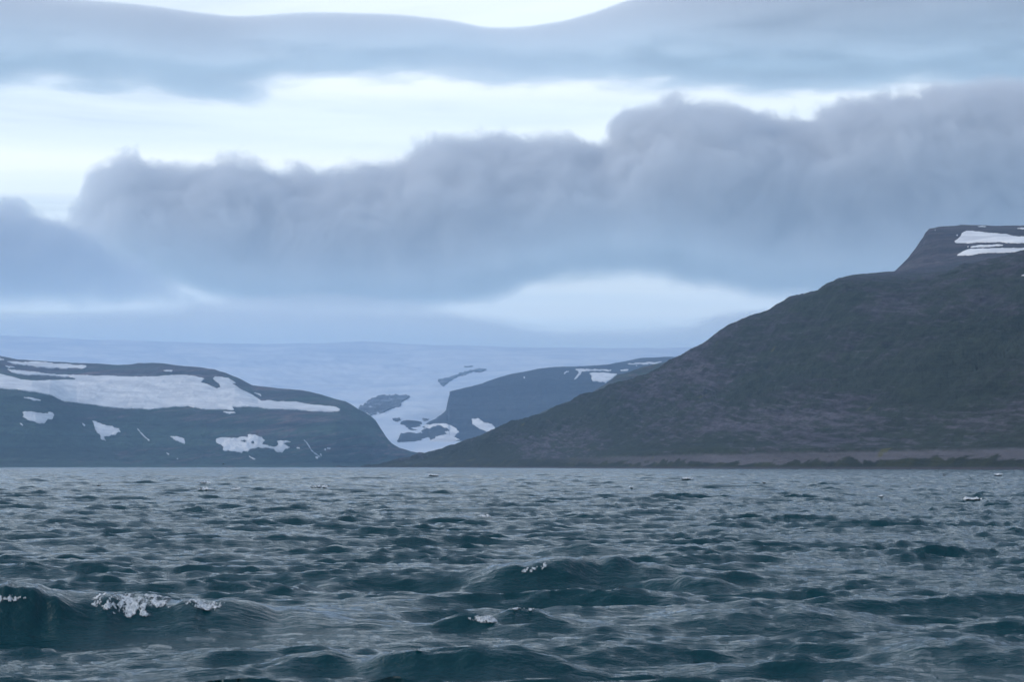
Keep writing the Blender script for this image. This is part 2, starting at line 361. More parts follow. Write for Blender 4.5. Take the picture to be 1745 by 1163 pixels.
left = Terrain('mountain', [
    [(-500, (-4,), 5000), (0, (-4,), 5350), (400, (-4,), 5700), (700, (-4,), 6200), (1100, (-4,), 6500)],
    [(-500, (0.5,), 5050), (0, (0.5,), 5400), (400, (0.5,), 5760), (700, (0.5,), 6260), (1100, (0.5,), 6550)],
    [(-500, (20,), 5250), (0, (22,), 5600), (330, (12,), 5900), (345, (16,), 5900), (400, (12,), 5960), (700, 788, 6400), (1100, 793, 6700)],
    [(-500, 705, 5600), (0, 728, 5850), (60, 733, 5880), (150, 747, 6060), (250, 752, 6080), (400, 757, 6120), (550, 762, 6200), (620, 768, 6250), (660, 774, 6420), (720, 784, 6500), (1100, 792, 6800)],
    [(-500, 640, 6000), (0, 665, 6120), (55, 668, 6140), (85, 675, 6160), (110, 687, 6230), (130, 691, 6300), (200, 697, 6350), (290, 699, 6380), (400, 698, 6380), (500, 707, 6360), (580, 716, 6340), (620, 730, 6360), (645, 748, 6420), (665, 766, 6500), (720, 781, 6600), (1100, 791, 6900)],
    [(-500, 600, 6700), (0, 627, 6750), (100, 641, 6780), (270, 643, 6780), (330, 645, 6760), (400, 658, 6720), (440, 680, 6660), (500, 688, 6640), (580, 697, 6580), (610, 712, 6540), (645, 742, 6560), (665, 762, 6600), (720, 779.5, 6680), (1100, 790.5, 7000)],
    [(-500, 580, 7200), (-100, 598, 7200), (0, 608, 7200), (30, 613, 7180), (90, 618, 7150), (145, 619.5, 7120), (200, 624, 7100), (225, 622, 7080), (237, 619.5, 7080), (270, 618.5, 7060), (310, 623.5, 7040), (340, 627.5, 7020), (366, 631, 7010), (385, 637, 6990), (400, 643, 6980),
     (430, 658, 6940), (470, 662, 6920), (510, 665, 6900), (545, 673, 6860), (575, 681.5, 6820), (588, 684.5, 6790), (600, 691, 6760), (612, 699, 6740), (630, 708.5, 6720), (640, 718, 6700), (650, 733, 6690), (660, 748, 6680), (668, 757, 6680), (680, 764, 6690), (700, 770, 6700), (716, 773.5, 6720), (800, 782, 6800), (1100, 790, 7100)],
    [(-500, 600, 7700), (0, 625, 7700), (200, 640, 7700), (400, 665, 7600), (560, 700, 7400), (640, 745, 7200), (680, 780, 7100), (720, 786, 7100), (1100, 793, 7500)],
], -420, 1000, 850, [3, 10, 40, 44, 50, 36, 6], M_LEFT, [0, 0.3, 7, 14, 6, 6, 3.5, 8], 260, 5, ridged=0.45)

spur = Terrain('mountain_spur', [
    [(800, (0,), 4400), (1300, (0,), 4400)],
    [(800, 790, 4800), (930, 742, 4800), (1000, 720, 4750), (1150, 668, 4700), (1300, 640, 4700)],
    [(800, 790, 5150), (880, 735, 5150), (915, 707.5, 5150), (935, 697, 5150), (960, 687, 5130), (1000, 676, 5100), (1020, 664, 5090), (1040, 651, 5080), (1052, 640, 5070), (1075, 633, 5050), (1100, 626, 5030), (1135, 618.5, 5010), (1150, 614, 5000), (1300, 604, 5000)],
    [(800, (0,), 5600), (940, 730, 5600), (1100, 660, 5600), (1300, 640, 5600)],
], 800, 1300, 420, [8, 50, 16], M_SPUR, [0, 4, 3, 3], 150, 33)

mid = Terrain('mountain', [
    [(640, (0,), 8500), (683, 752, 8560), (700, 753, 8560), (730, 755, 8580), (748, 753, 8580), (785, 758, 8550), (900, 792, 8300), (1300, 794, 7900)],
    [(640, (10,), 8560), (683, 746, 8600), (700, 748.5, 8600), (730, 752, 8620), (742, 748, 8620), (785, 752, 8600), (900, 770, 8450), (1300, 770, 8100)],
    [(640, (10,), 8800), (678, 748, 8800), (683, 736, 8840), (700, 731, 8840), (730, 732, 8830), (760, 722, 8760), (850, 715, 8700), (1000, 690, 8600), (1300, 700, 8300)],
    [(640, (10,), 9000), (674, 752, 8950), (679, 727, 8950), (684, 719, 8950), (694, 716.5, 8950), (708, 718, 8950), (722, 721, 8950), (730, 719.5, 8950), (742, 714, 8950), (749, 708, 8950), (764, 706.5, 8950), (765.5, 701, 8950), (762.5, 697, 8950), (764, 689, 8950),
     (760.5, 684, 8950), (761.5, 669.5, 8960), (764, 667.5, 8970), (790, 661.5, 9000), (822, 656, 9050), (830, 651, 9080), (851, 643.5, 9100), (875, 637.5, 9120), (900, 633, 9150), (915, 630, 9150), (935, 628.5, 9180), (1000, 627, 9300), (1035, 625, 9350), (1300, 620, 9400)],
    [(640, (0,), 9200), (674, 758, 9200), (700, 728, 9300), (742, 720, 9300), (760, 700, 9300), (765, 676, 9400), (790, 666, 9500), (850, 648, 9700), (935, 630, 10000), (1000, 626.8, 10300), (1035, 624, 10400), (1052, 620, 10500), (1092, 613, 10600), (1130, 611, 10700), (1150, 611, 10700), (1300, 611, 10700)],
    [(640, (0,), 9400), (700, 745, 9500), (760, 720, 9600), (850, 665, 10500), (935, 640, 11200), (1052, 630, 11800), (1300, 620, 12000)],
], 640, 1280, 640, [5, 44, 50, 24, 6], M_MID, [0, 2.5, 11, 3.0, 2.5, 5], 170, 44, ridged=0.45)

glac = Terrain('glacier', [
    [(-600, (5,), 7900), (1700, (5,), 7900)],
    [(-600, 790, 8000), (600, 790, 8000), (640, 781, 8000), (680, 773.5, 8000), (705, 773.5, 8020), (730, 769, 8050), (760, 766, 8080), (790, 762, 8100), (1700, 790, 8000)],
    [(-600, 760, 8600), (600, 755, 8600), (700, 750, 8600), (790, 751, 8600), (1700, 760, 8600)],
    [(-600, 730, 9000), (600, 718, 9000), (690, 716, 9000), (790, 716, 9000), (1700, 730, 9000)],
    [(-600, 690, 9900), (600, 692, 9900), (690, 688, 9900), (790, 690, 9900), (1700, 700, 9900)],
    [(-600, 628, 11500), (200, 640, 11500), (600, 655, 11500), (700, 655, 11500), (800, 648, 11500), (1700, 640, 11500)],
    [(-600, 592, 13300), (0, 598, 13300), (400, 610, 13300), (700, 615, 13300), (900, 616, 13300), (1700, 610, 13300)],
    [(-600, 570, FAR), (0, 574, FAR), (250, 584, FAR), (450, 589, FAR), (620, 583, FAR), (800, 592, FAR), (1000, 596, FAR), (1700, 585, FAR)],
    [(-600, 600, FAR + 900), (1700, 605, FAR + 900)],
], -420, 1400, 480, [6, 22, 22, 30, 36, 30, 20, 5], M_ICE, [0, 2, 6, 8, 14, 16, 16, 8, 5], 600, 61, kind=None,
    label='pale blue glacier sweeping down from the ice cap between the mountains', cat='glacier')

# ------------------------------------------------------------------ snow, rock and water lying on the slopes
def C(ox, oy, k, pts): return [(ox + x / k, oy + y / k) for x, y in pts]
A1 = lambda pts: C(0, 580, 3.966, pts)
A2 = lambda pts: C(300, 580, 4.3625, pts)
A3 = lambda pts: C(580, 590, 5.2875, pts)
A4 = lambda pts: C(740, 580, 3.966, pts)
A6 = lambda pts: C(1500, 370, 7.122, pts)
GS = 'snow patches on the mountainsides'
def snow(terr, poly, label, lift=2.0, **kw): return drape('snow_patch', terr, poly, M_SNOW, lift, label, 'snow', GS, **kw)

big = A1([(-380, 180), (-150, 205), (0, 230), (60, 245), (140, 270), (200, 275), (300, 278), (340, 272), (505, 270), (510, 264), (490, 256), (400, 249), (260, 238), (190, 242), (130, 232), (80, 222), (35, 197),
          (120, 207), (250, 220), (390, 235), (560, 240), (700, 243), (800, 248), (900, 250), (1060, 248), (1130, 243), (1230, 237), (1300, 243), (1385, 262), (1360, 290), (1400, 300), (1440, 318), (1465, 330), (1488, 322),
          (1480, 300), (1460, 285), (1437, 262), (1450, 250), (1500, 252), (1545, 258), (1598, 295), (1575, 297), (1620, 330), (1700, 370)]) + \
      A2([(545, 388), (635, 455), (690, 450), (760, 462), (910, 465), (960, 475), (1080, 487), (1190, 500), (1220, 515), (1215, 530), (1120, 540), (1020, 535), (860, 520), (740, 517), (690, 517), (620, 505), (545, 500), (420, 500), (437, 522), (300, 520), (190, 518), (100, 498), (0, 498)]) + \
      A1([(1100, 462), (1010, 473), (820, 465), (620, 440), (440, 420), (340, 375), (240, 355), (130, 340), (0, 332), (-380, 310)])
snow(left, big, 'huge white snowfield spread across the shelf of the mountain with snow patches', 2.5, amp=0.06)
LP = [
 (A1, [(40, 147), (190, 152), (350, 155), (480, 165), (590, 180), (575, 190), (430, 195), (250, 188), (200, 178), (120, 165)], 'long bluish snow tongue under the flat rim of the snowy mountain'),
 (A1, [(-60, 115), (0, 125), (50, 135), (10, 138), (-60, 140)], 'bluish snow wedge just under the rim, beside the long bluish snow tongue'),
 (A1, [(20, 175), (60, 180), (105, 190), (60, 192)], 'small snow sliver between the bluish snow tongue and the huge snowfield'),
 (A1, [(45, 375), (120, 380), (190, 388), (310, 408), (250, 410), (170, 395), (90, 388)], 'thin curved snow strip on the green shoulder just below the huge snowfield'),
 (A1, [(150, 490), (175, 485), (250, 495), (330, 502), (318, 493), (355, 492), (368, 510), (355, 538), (325, 535), (300, 565), (265, 567), (215, 550), (150, 522), (160, 510)], 'broad compact snow patch on the green shoulder, with a curled corner'),
 (A1, [(128, 560), (160, 578), (155, 583)], 'tiny snow dash below the broad compact snow patch'),
 (A1, [(555, 562), (580, 580), (570, 587)], 'tiny snow fleck beside the fish-shaped snow patch'),
 (A1, [(615, 543), (660, 560), (710, 575), (760, 583), (775, 597), (805, 597), (820, 627), (795, 628), (785, 643), (750, 645), (735, 655), (705, 653), (718, 690), (680, 672), (680, 650), (655, 630), (635, 580)], 'fish-shaped snow patch with a pointed lower tail in a gully'),
 (A1, [(912, 595), (930, 600), (955, 628), (1012, 675), (1008, 685), (980, 665), (955, 640)], 'narrow slanting snow streak between the fish-shaped and the wedge-shaped snow patches'),
 (A1, [(1140, 645), (1180, 655), (1245, 668), (1252, 705), (1210, 693), (1170, 670)], 'small wedge-shaped snow patch with a blunt end on the mid slope'),
 (A1, [(1045, 206), (1150, 204), (1170, 210), (1080, 214)], 'thin level snow dash on the dark summit dome'),
 (A1, [(1110, 760), (1147, 775), (1140, 781)], 'short snow dash low on the slope, upper of two'),
 (A1, [(1168, 790), (1207, 803), (1203, 809)], 'short snow dash low on the slope, lower of two'),
 (A1, [(1500, 485), (1560, 485), (1605, 497), (1540, 497)], 'thin snow strip just under the lower edge of the huge snowfield'),
 (A2, [(295, 738), (365, 728), (430, 730), (535, 725), (530, 707), (580, 705), (640, 725), (663, 750), (640, 775), (690, 790), (730, 798), (760, 780), (750, 755), (790, 752), (860, 762), (800, 775), (850, 800), (810, 815), (790, 843), (745, 835), (725, 812), (650, 810), (610, 800), (550, 815), (535, 835), (505, 828), (490, 845), (440, 832), (385, 822), (380, 832), (345, 820), (350, 795), (300, 765)], 'wide ragged snow patch low on the slope beside the waterfall'),
 (A2, [(505, 848), (550, 865), (598, 893), (580, 892), (540, 870)], 'thin snow streak trailing down from the wide ragged snow patch'),
 (A2, [(545, 390), (590, 392), (632, 408), (635, 420), (600, 405)], 'small snow sliver above the narrow end of the huge snowfield'),
 (A2, [(890, 797), (915, 800), (925, 812), (900, 810)], 'tiny snow fleck between the ragged snow patch and the waterfall'),
 (A2, [(1035, 868), (1060, 871), (1055, 887), (1040, 884)], 'tiny round snow spot at the foot of the waterfall'),
 (A2, [(1068, 846), (1081, 850), (1086, 866), (1074, 862)], 'tiny upright snow fleck beside the lower waterfall'),
 (A2, [(1100, 812), (1118, 810), (1114, 824), (1102, 822)], 'tiny snow fleck above the waterfall foot, nearer the waterfall of a pair'),
 (A2, [(1120, 803), (1148, 801), (1147, 813), (1125, 815)], 'tiny snow fleck above the waterfall foot, farther from the waterfall of a pair')]
for fn, pts, lab in LP:
    poly = fn(pts)
    holes = [A2([(480, 750), (510, 745), (530, 755), (505, 762)]), A2([(560, 758), (575, 755), (580, 772), (562, 772)])] if lab.startswith('wide ragged') else ()
    snow(left, poly, lab, 2.0, step=0.6, holes=holes)
wf = [(880, 695, 3), (920, 722, 4), (950, 745, 6), (970, 762, 9), (985, 785, 9), (995, 805, 11), (1012, 828, 16), (1040, 850, 15), (1058, 862, 12), (1080, 878, 5), (1112, 895, 3)]
m, nt, p, out = new_mat('white_water'); M_WF = m
p.inputs['Base Color'].default_value = (0.55, 0.60, 0.66, 1); p.inputs['Roughness'].default_value = 0.5
drape('waterfall', left, A2([(x - w_ / 2, y) for x, y, w_ in wf] + [(x + w_ / 2, y) for x, y, w_ in wf[::-1]]), M_WF, 1.5,
      'thin white waterfall running down the lower slope of the snowy mountain', 'waterfall', step=0.4)

MP = [
 ([(250, 532), (300, 530), (335, 560), (390, 570), (410, 600), (413, 612), (365, 625), (310, 605), (285, 590), (255, 570)], 'slanting snow patch low on the dark blue cliff beside the glacier'),
 ([(950, 200), (1010, 198), (1100, 200), (1200, 203), (1190, 212), (1050, 212), (1000, 215), (970, 255), (945, 275), (965, 240), (975, 215)], 'hook-shaped snow strip along the top of the dark blue cliff'),
 ([(1045, 225), (1090, 222), (1240, 228), (1205, 262), (1160, 293), (1135, 285), (1070, 280), (1060, 262), (1065, 250)], 'bright shield-shaped snow patch under the hook-shaped snow strip'),
 ([(875, 228), (890, 213), (918, 210), (890, 222), (880, 235)], 'small snow tick beside the hook-shaped snow strip'),
 ([(1255, 205), (1320, 200), (1310, 208), (1265, 212)], 'short snow dash between the shield-shaped patch and the plateau snow streak'),
 ([(1300, 163), (1380, 155), (1550, 149), (1470, 162), (1400, 165), (1330, 167)], 'long thin snow streak on the plateau above the dark blue cliff'),
 ([(1340, 175), (1400, 171), (1385, 178)], 'tiny snow dash under the long plateau snow streak'),
 ([(602, 250), (614, 252), (612, 261), (604, 260)], 'tiny snow dot alone high on the dark blue cliff')]
for pts, lab in MP: snow(mid, A4(pts), lab, 3.0, step=0.6)
snow(mid, A3([(755, 715), (780, 712), (850, 705), (930, 702), (1000, 720), (1050, 750), (1075, 782), (1045, 800), (1025, 825), (1060, 840), (1085, 850), (970, 905), (860, 905), (780, 862), (850, 840), (855, 815), (920, 810), (965, 795), (935, 775), (985, 770), (960, 745), (910, 722), (870, 722), (830, 735), (800, 755), (765, 740)]),
     'crescent of snow curling round the dark rock at the glacier foot', 3.0, step=0.6)
PP = [
 ([(895, 300), (940, 270), (975, 235), (985, 200), (1040, 172), (1100, 168), (1200, 178), (1300, 190), (1450, 205), (1540, 210), (1620, 235), (1700, 245), (1700, 237), (1800, 245), (2200, 270), (2200, 335), (1745, 322), (1500, 312), (1200, 310), (1000, 320), (915, 317)], 'large bright snowfield on the flat-topped peak below its summit cairn'),
 ([(1090, 370), (1120, 357), (1250, 345), (1400, 338), (1500, 345), (1450, 357), (1300, 365), (1150, 375)], 'slim snow strip between the two big snowfields of the flat-topped peak'),
 ([(990, 378), (1080, 357), (1075, 366)], 'tiny snow tick at the end of the slim snow strip on the flat-topped peak'),
 ([(925, 470), (960, 445), (1030, 408), (1110, 388), (1200, 388), (1400, 380), (1745, 378), (2200, 375), (2200, 400), (1745, 412), (1640, 430), (1505, 437), (1400, 435), (1200, 445), (1140, 462)], 'long lower snowfield of the flat-topped peak tapering to a point'),
 ([(1180, 117), (1230, 110), (1290, 120), (1230, 124)], 'small snow dash on the rim of the flat-topped peak near its cairn'),
 ([(1370, 143), (1500, 137), (1640, 137), (1745, 135), (2100, 130), (2100, 155), (1745, 150), (1600, 145)], 'long thin snow streak along the rim of the flat-topped peak'),
 ([(918, 226), (945, 211), (942, 232)], 'tiny snow fleck beside the large bright snowfield of the flat-topped peak'),
 ([(660, 158), (674, 156), (670, 169)], 'tiny snow dot at the cliff corner of the flat-topped peak')]
for pts, lab in PP: snow(peak, A6(pts), lab, 1.0, step=0.6, amp=0.07)
snow(hill, A6([(1700, 720), (1745, 703), (1820, 700), (1820, 724)]), 'small snow scrap on the dark brown hillside below the flat-topped peak', 0.8, step=0.6)
def rock(poly, label, **kw): return drape('rock_outcrop', glac, poly, M_ROCK, 4.0, label, 'rock outcrop', 'bare rocks showing through the glacier', step=0.6, rough=6.0, **kw)
rock(A3([(160, 570), (210, 535), (255, 490), (330, 458), (560, 448), (620, 455), (632, 465), (600, 485), (545, 515), (550, 535), (520, 555), (440, 580), (400, 600), (385, 605), (340, 620), (290, 625), (275, 635), (240, 605), (200, 590)]),
     'large streaky grey rock outcrop in the glacier beside the snowy mountain')
rock(A3([(465, 660), (500, 650), (540, 660), (545, 675), (515, 685), (480, 675)]), 'small dark rock island in the glacier tongue')
rock(A3([(875, 320), (890, 305), (935, 295), (975, 285), (1040, 265), (1100, 240), (1200, 220), (1290, 207), (1360, 210), (1250, 240), (1200, 235), (1120, 265), (1060, 280), (985, 320), (965, 345), (930, 372), (900, 350)]),
     'thin slanting rock ridge high in the glacier')
rock(A3([(1060, 190), (1120, 184), (1210, 190), (1130, 195)]), 'faint rock line above the thin slanting rock ridge')
rock(A3([(735, 665), (770, 655), (800, 660), (790, 672), (750, 678)]), 'tiny rock knob at the edge of the dark rock below the cliff')

# cairn on the flat-topped peak
def blob(rng, r, n=14, m=8, flat=0.7):
    th = np.linspace(0, 2 * np.pi, n, endpoint=False); ph = np.linspace(-np.pi / 2, np.pi / 2, m)
    P = []
    for a in ph:
        for t in th: P.append((math.cos(a) * math.cos(t), math.cos(a) * math.sin(t), math.sin(a)))
    P = np.array(P); s = rng.uniform(0, 50, 3)
    d = 1 + 0.45 * perlin(P[:, 0] * 1.7 + s[0], P[:, 1] * 1.7 + P[:, 2] * 1.3 + s[1]) + 0.12 * rng.uniform(-1, 1, len(P))
    P = P * d[:, None] * r * np.array([1, 0.9, flat])
    F = []
    for j in range(m - 1):
        for i in range(n): F.append((j * n + i, j * n + (i + 1) % n, (j + 1) * n + (i + 1) % n, (j + 1) * n + i))
    return P, np.array(F)
m, nt, p, out = new_mat('wet_stone'); M_STONE = m
g = N(nt, 'ShaderNodeNewGeometry'); n_ = noise(nt, g.outputs['Position'], 1.4, 6, 0.65)
L(nt, mixc(nt, maprange(nt, n_, 0.35, 0.7), (0.022, 0.022, 0.026), (0.075, 0.07, 0.075)), p.inputs['Base Color']); p.inputs['Roughness'].default_value = 0.7
pt = peak.hit(np.array([1637.0]), np.array([384.6]))[0]
r3 = np.random.default_rng(3)
ca = bpy.data.objects.new('cairn', None); COL.objects.link(ca); ca.location = pt
tag(ca, 'tiny stone cairn standing on the rim of the flat-topped peak', 'cairn')
for k, (z, r_) in enumerate(((0.3, 1.0), (1.0, 0.85), (1.7, 0.65), (2.3, 0.45))):
    V, F = blob(r3, r_); mesh_obj('stone', V + [0.1 * (k % 2), 0, z], F, M_STONE, ca, False)

# boulders along the shore of the near hillside
for px in (655, 668, 695, 822, 846, 905, 1012, 1104, 1180, 1255, 1330, 1365, 1408, 1470, 1550, 1598, 1672, 1725):
    a = float(ray(px, 799)[0]); i = int(np.argmin(np.abs(hill.A - a)))
    j = int(np.argmax(hill.H[i] > 0.4)); x, y = hill.X[i, j], hill.Y[i, j]
    V, F = blob(r3, r3.uniform(0.7, 1.5), flat=0.6)
    b = mesh_obj('boulder', V, F, M_STONE, None, False, 'dark wet boulder at the waterline of the brown-green hillside', 'boulder', 'boulders along the shore')
    b.location = (x, y - 3, 0.35)

# ------------------------------------------------------------------ the sea
m, nt, p, out = new_mat('sea_water'); M_SEA = m
p.inputs['Base Color'].default_value = (0.0013, 0.036, 0.047, 1); p.inputs['Roughness'].default_value = 0.06
p.inputs['IOR'].default_value = 1.333; p.inputs['Specular IOR Level'].default_value = 0.44
g = N(nt, 'ShaderNodeNewGeometry'); at = N(nt, 'ShaderNodeAttribute', attribute_name='coarse')
v1 = vmul(nt, g.outputs['Position'], (0.7, 1.0, 0.0)); v2 = vmul(nt, g.outputs['Position'], (0.4, 1.0, 0.0))
nA = noise(nt, v1, 0.55, 4, 0.6, 0.0); nB = noise(nt, v2, 3.2, 6, 0.62, 0.0); nC = noise(nt, v1, 16.0, 3, 0.6, 0.0)
L(nt, maprange(nt, at.outputs['Fac'], 0.0, 1.0, 0.06, 0.26, 'LINEAR'), p.inputs['Roughness'])
hA = math_n(nt, 'MULTIPLY', math_n(nt, 'MULTIPLY', nA, at.outputs['Fac']), 1.0)
b1 = bump(nt, None, hA, 1.0, 0.45)
b2 = bump(nt, None, nB, 1.0, 0.11, b1)
bump(nt, p, nC, 1.0, 0.010, b2)

def wave_tile(n, Lt, lam_lo, lam_hi, seed):
    k1 = 2 * np.pi * np.fft.fftfreq(n, Lt / n); KX, KY = np.meshgrid(k1, k1, indexing='ij'); K = np.hypot(KX, KY); K[0, 0] = 1
    kp = 2 * np.pi / 8.0; wd = np.array([0.14, -0.99])
    cs = (KX * wd[0] + KY * wd[1]) / K
    P = K**-4.0 * np.exp(-0.9 * (kp / K)**2) * (0.03 + np.abs(cs)**4.5 * np.where(cs > 0, 1, 0.10))
    lam = 2 * np.pi / K
    P *= smooth(lam, lam_lo, lam_lo * 1.25) * (1 - smooth(lam, lam_hi, lam_hi * 1.25)); P[0, 0] = 0
    r = np.random.default_rng(seed); Hf = (r.normal(size=K.shape) + 1j * r.normal(size=K.shape)) * np.sqrt(P) * (2 * np.pi / Lt)
    h = np.fft.ifft2(Hf).real * n * n
    dx = np.fft.ifft2(1j * KX / K * Hf).real * n * n; dy = np.fft.ifft2(1j * KY / K * Hf).real * n * n
    return np.stack([dx, dy, h], -1).astype(np.float32), Lt, n
def sample_tile(tile, x, y):
    T, Lt, n = tile; u = x / Lt * n; v = y / Lt * n
    i = np.floor(u).astype(int); j = np.floor(v).astype(int); fu = (u - i)[..., None]; fv = (v - j)[..., None]
    i0 = i % n; i1 = (i + 1) % n; j0 = j % n; j1 = (j + 1) % n
    return (T[i0, j0] * (1 - fu) + T[i1, j0] * fu) * (1 - fv) + (T[i0, j1] * (1 - fu) + T[i1, j1] * fu) * fv
tA = wave_tile(1024, 167.0, 2.6, 80, 4); tB = wave_tile(1024, 61.0, 0.65, 2.6, 5); tC = wave_tile(1024, 17.3, 0.13, 0.65, 6)
AMP = 0.068 / tA[0][..., 2].std()

def water_point(px, py, z=0.0):
    a, te = ray(px, py); r = (z - CAMZ) / te; return float(r * np.sin(a)), float(r * np.cos(a))
# steep single crests: photo column and row of the crest, distance, length, height, back and front width, slant
HERO = []
def hero(px, py, r, length, wb, wf, slant=0.0, push=0.45, quiet=0.5):
    a, te = ray(px, py); z = CAMZ + r * float(te)
    HERO.append((r * math.sin(a), r * math.cos(a), length, z, wb, wf, slant, push, quiet))
hero(235, 1017, 27.6, 2.8, 1.5, 0.8, 0.05); hero(1035, 951, 38.8, 2.1, 1.4, 0.8, -0.08)
hero(905, 968, 38.0, 1.1, 0.8, 0.5, 0.3); hero(800, 1050, 26.6, 0.45, 0.5, 0.30, -0.1, 0.6, 0.4)
hero(870, 1095, 21.9, 0.75, 0.8, 0.45, 0.0, 0.5, 0.5); hero(700, 1104, 21.8, 0.55, 0.5, 0.3, 0.1, 0.5, 0.4)
hero(1290, 1030, 28.2, 1.7, 1.1, 0.7, 0.06, 0.4, 0.5); hero(985, 930, 50, 0.9, 1.0, 0.6, 0.0, 0.4, 0.4)
hero(1640, 1080, 23.8, 0.9, 1.2, 0.6, -0.1, 0.3, 0.5); hero(550, 1108, 22.2, 0.5, 0.6, 0.35, 0.2, 0.4, 0.3)
hero(1180, 975, 34.8, 1.0, 1.0, 0.6, -0.25, 0.4, 0.4); hero(500, 878, 80, 1.8, 1.6, 0.9, 0.0, 0.4, 0.3)
hero(905, 1036, 27.4, 0.6, 0.6, 0.35, 0.15, 0.5, 0.4); hero(1200, 900, 66, 1.6, 1.4, 0.8, 0.0, 0.4, 0.3)
hero(20, 1020, 27.3, 0.9, 1.0, 0.5, 0.1, 0.45, 0.5)
CAPS = [(825, 881, 24, 4), (1655, 851, 34, 5.5), (1700, 809, 18, 4), (740, 810, 24, 3), (546, 830, 34, 3.5), (350, 823, 22, 2.6), (352, 834, 28, 2.6), (402, 834, 18, 2.6), (1170, 816, 22, 3), (1500, 846, 10, 3), (1075, 831, 10, 2.4)]
for px, py, wd_, hg in CAPS:
    r = 2.1 * FPX / (py + 3 - HOR); hero(px, py, r, max(0.5, wd_ / FPX * r * 0.8), 1.2 + r * 0.004, 0.7 + r * 0.004, 0.0, 0.3, 0.3)

# polar sheet of water round the camera, finest where the picture looks
rows = [2.0]
while rows[-1] < 16300:
    r = rows[-1]; rows.append(r + (0.3 if r < 13.5 else 0.1 * (max(r, 20) / 25)**0.82 if r < 400 else 0.97 * (r / 400)**1.05 if r < 2200 else 5.8 * (r / 2200)**2.4))
R1 = np.array(rows)
A_in = np.linspace(-0.285, 0.285, 450); wide = np.concatenate([0.285 + 0.335 * np.linspace(0, 1, 56)[1:]**1.15, 0.62 + (math.pi - 0.62) * np.linspace(0, 1, 18)[1:]**1.6])
AZ = np.concatenate([-wide[::-1], A_in, wide])
DR = np.gradient(R1)
X0 = R1[None] * np.sin(AZ)[:, None]; Y0 = R1[None] * np.cos(AZ)[:, None]
X0 = np.clip(X0, -9700, 9700); Y0 = np.clip(Y0, -1900, 16300)
DRg = np.broadcast_to(np.maximum(DR[None], np.abs(np.gradient(AZ))[:, None] * R1[None] * 0.6), X0.shape)
kA = 1 - 0.3 * smooth(DRg, 2, 10); kA = kA * (1 - smooth(DRg, 25, 80)); kB = 1 - smooth(DRg, 0.6, 2.6); kC = 1 - smooth(DRg, 0.25, 0.8)
gust = np.clip(1 + 0.55 * fbm(X0 / 5, Y0 / 11, 4, 0.55, 70), 0.25, 2)
ca_, sa_ = math.cos(0.37), math.sin(0.37)
S = sample_tile(tA, X0 * 0.6, Y0) * (kA * (1 + 0.5 * smooth(R1, 90, 500)[None]))[..., None]
Db = sample_tile(tB, X0 * 0.6, Y0) * (kB * gust)[..., None]
Dc = sample_tile(tC, X0 * 0.65, Y0) * (kC * gust)[..., None]
S[..., :2] *= 1.35; Db[..., :2] *= 1.05; Dc[..., :2] *= 0.7
D = (S + Db * 2.3 + Dc * 4.0) * AMP
quietf = np.ones_like(X0); HX = np.zeros_like(X0); HY = np.zeros_like(X0); HZ = np.zeros_like(X0)
for (hx, hy, ln, ht, wb, wf, sl, push, q) in HERO:
    ii = np.where(np.abs(AZ - math.atan2(hx, hy)) < (ln * 3.5 + 2) / math.hypot(hx, hy))[0]
    jj = np.where(np.abs(R1 - math.hypot(hx, hy)) < 8 * wb + 3)[0]
    if not len(ii) or not len(jj): continue
    b = np.ix_(ii, jj); dx = X0[b] - hx; dy = Y0[b] - hy
    c, s_ = math.cos(sl), math.sin(sl); t = dx * c + dy * s_; s = -(-dx * s_ + dy * c)
    s = s + 0.22 * wf * fbm(t * 0.9 + hx, t * 0 + hy, 3, 0.6, 12) - 0.10 * (t / ln)**2 * wb
    env = np.exp(-np.abs(t / ln)**2.2) * (1 + 0.22 * fbm(t * 1.3 + 7, t * 0 + hx, 3, 0.6, 18))
    pr = np.where(s < 0, 0.6 * np.exp(-np.abs(s) / (wb * 0.75)) + 0.4 * np.exp(-(s / wb)**2), np.exp(-np.abs(s / wf)**1.7))
    h = ht * env * (pr - 0.22 * np.exp(-((s - 2.3 * wf) / wf)**2))
    HZ[b] += h; HX[b] += push * h * (s_) ; HY[b] += -push * np.maximum(h, 0) * c
    quietf[b] *= 1 - q * np.exp(-np.abs(t / (ln * 1.2))**2.5) * smooth(s, -2.2 * wb, -0.6 * wb) * (1 - smooth(s, 2.2 * wf, 4.5 * wf))
D *= quietf[..., None]
near = smooth(R1, 3, 9)[None]
SX = X0 + (D[..., 0] + HX) * near; SY = Y0 + (D[..., 1] + HY) * near; SZ = (D[..., 2] + HZ) * near
coarse = 0.0 + 0.55 * (1 - kB) + 0.5 * (1 - kA)
sea = mesh_obj('sea', np.stack([SX, SY, SZ], -1).reshape(-1, 3), grid_faces(*X0.shape)[:, ::-1], M_SEA, kind='structure', attrs={'coarse': coarse.ravel()})

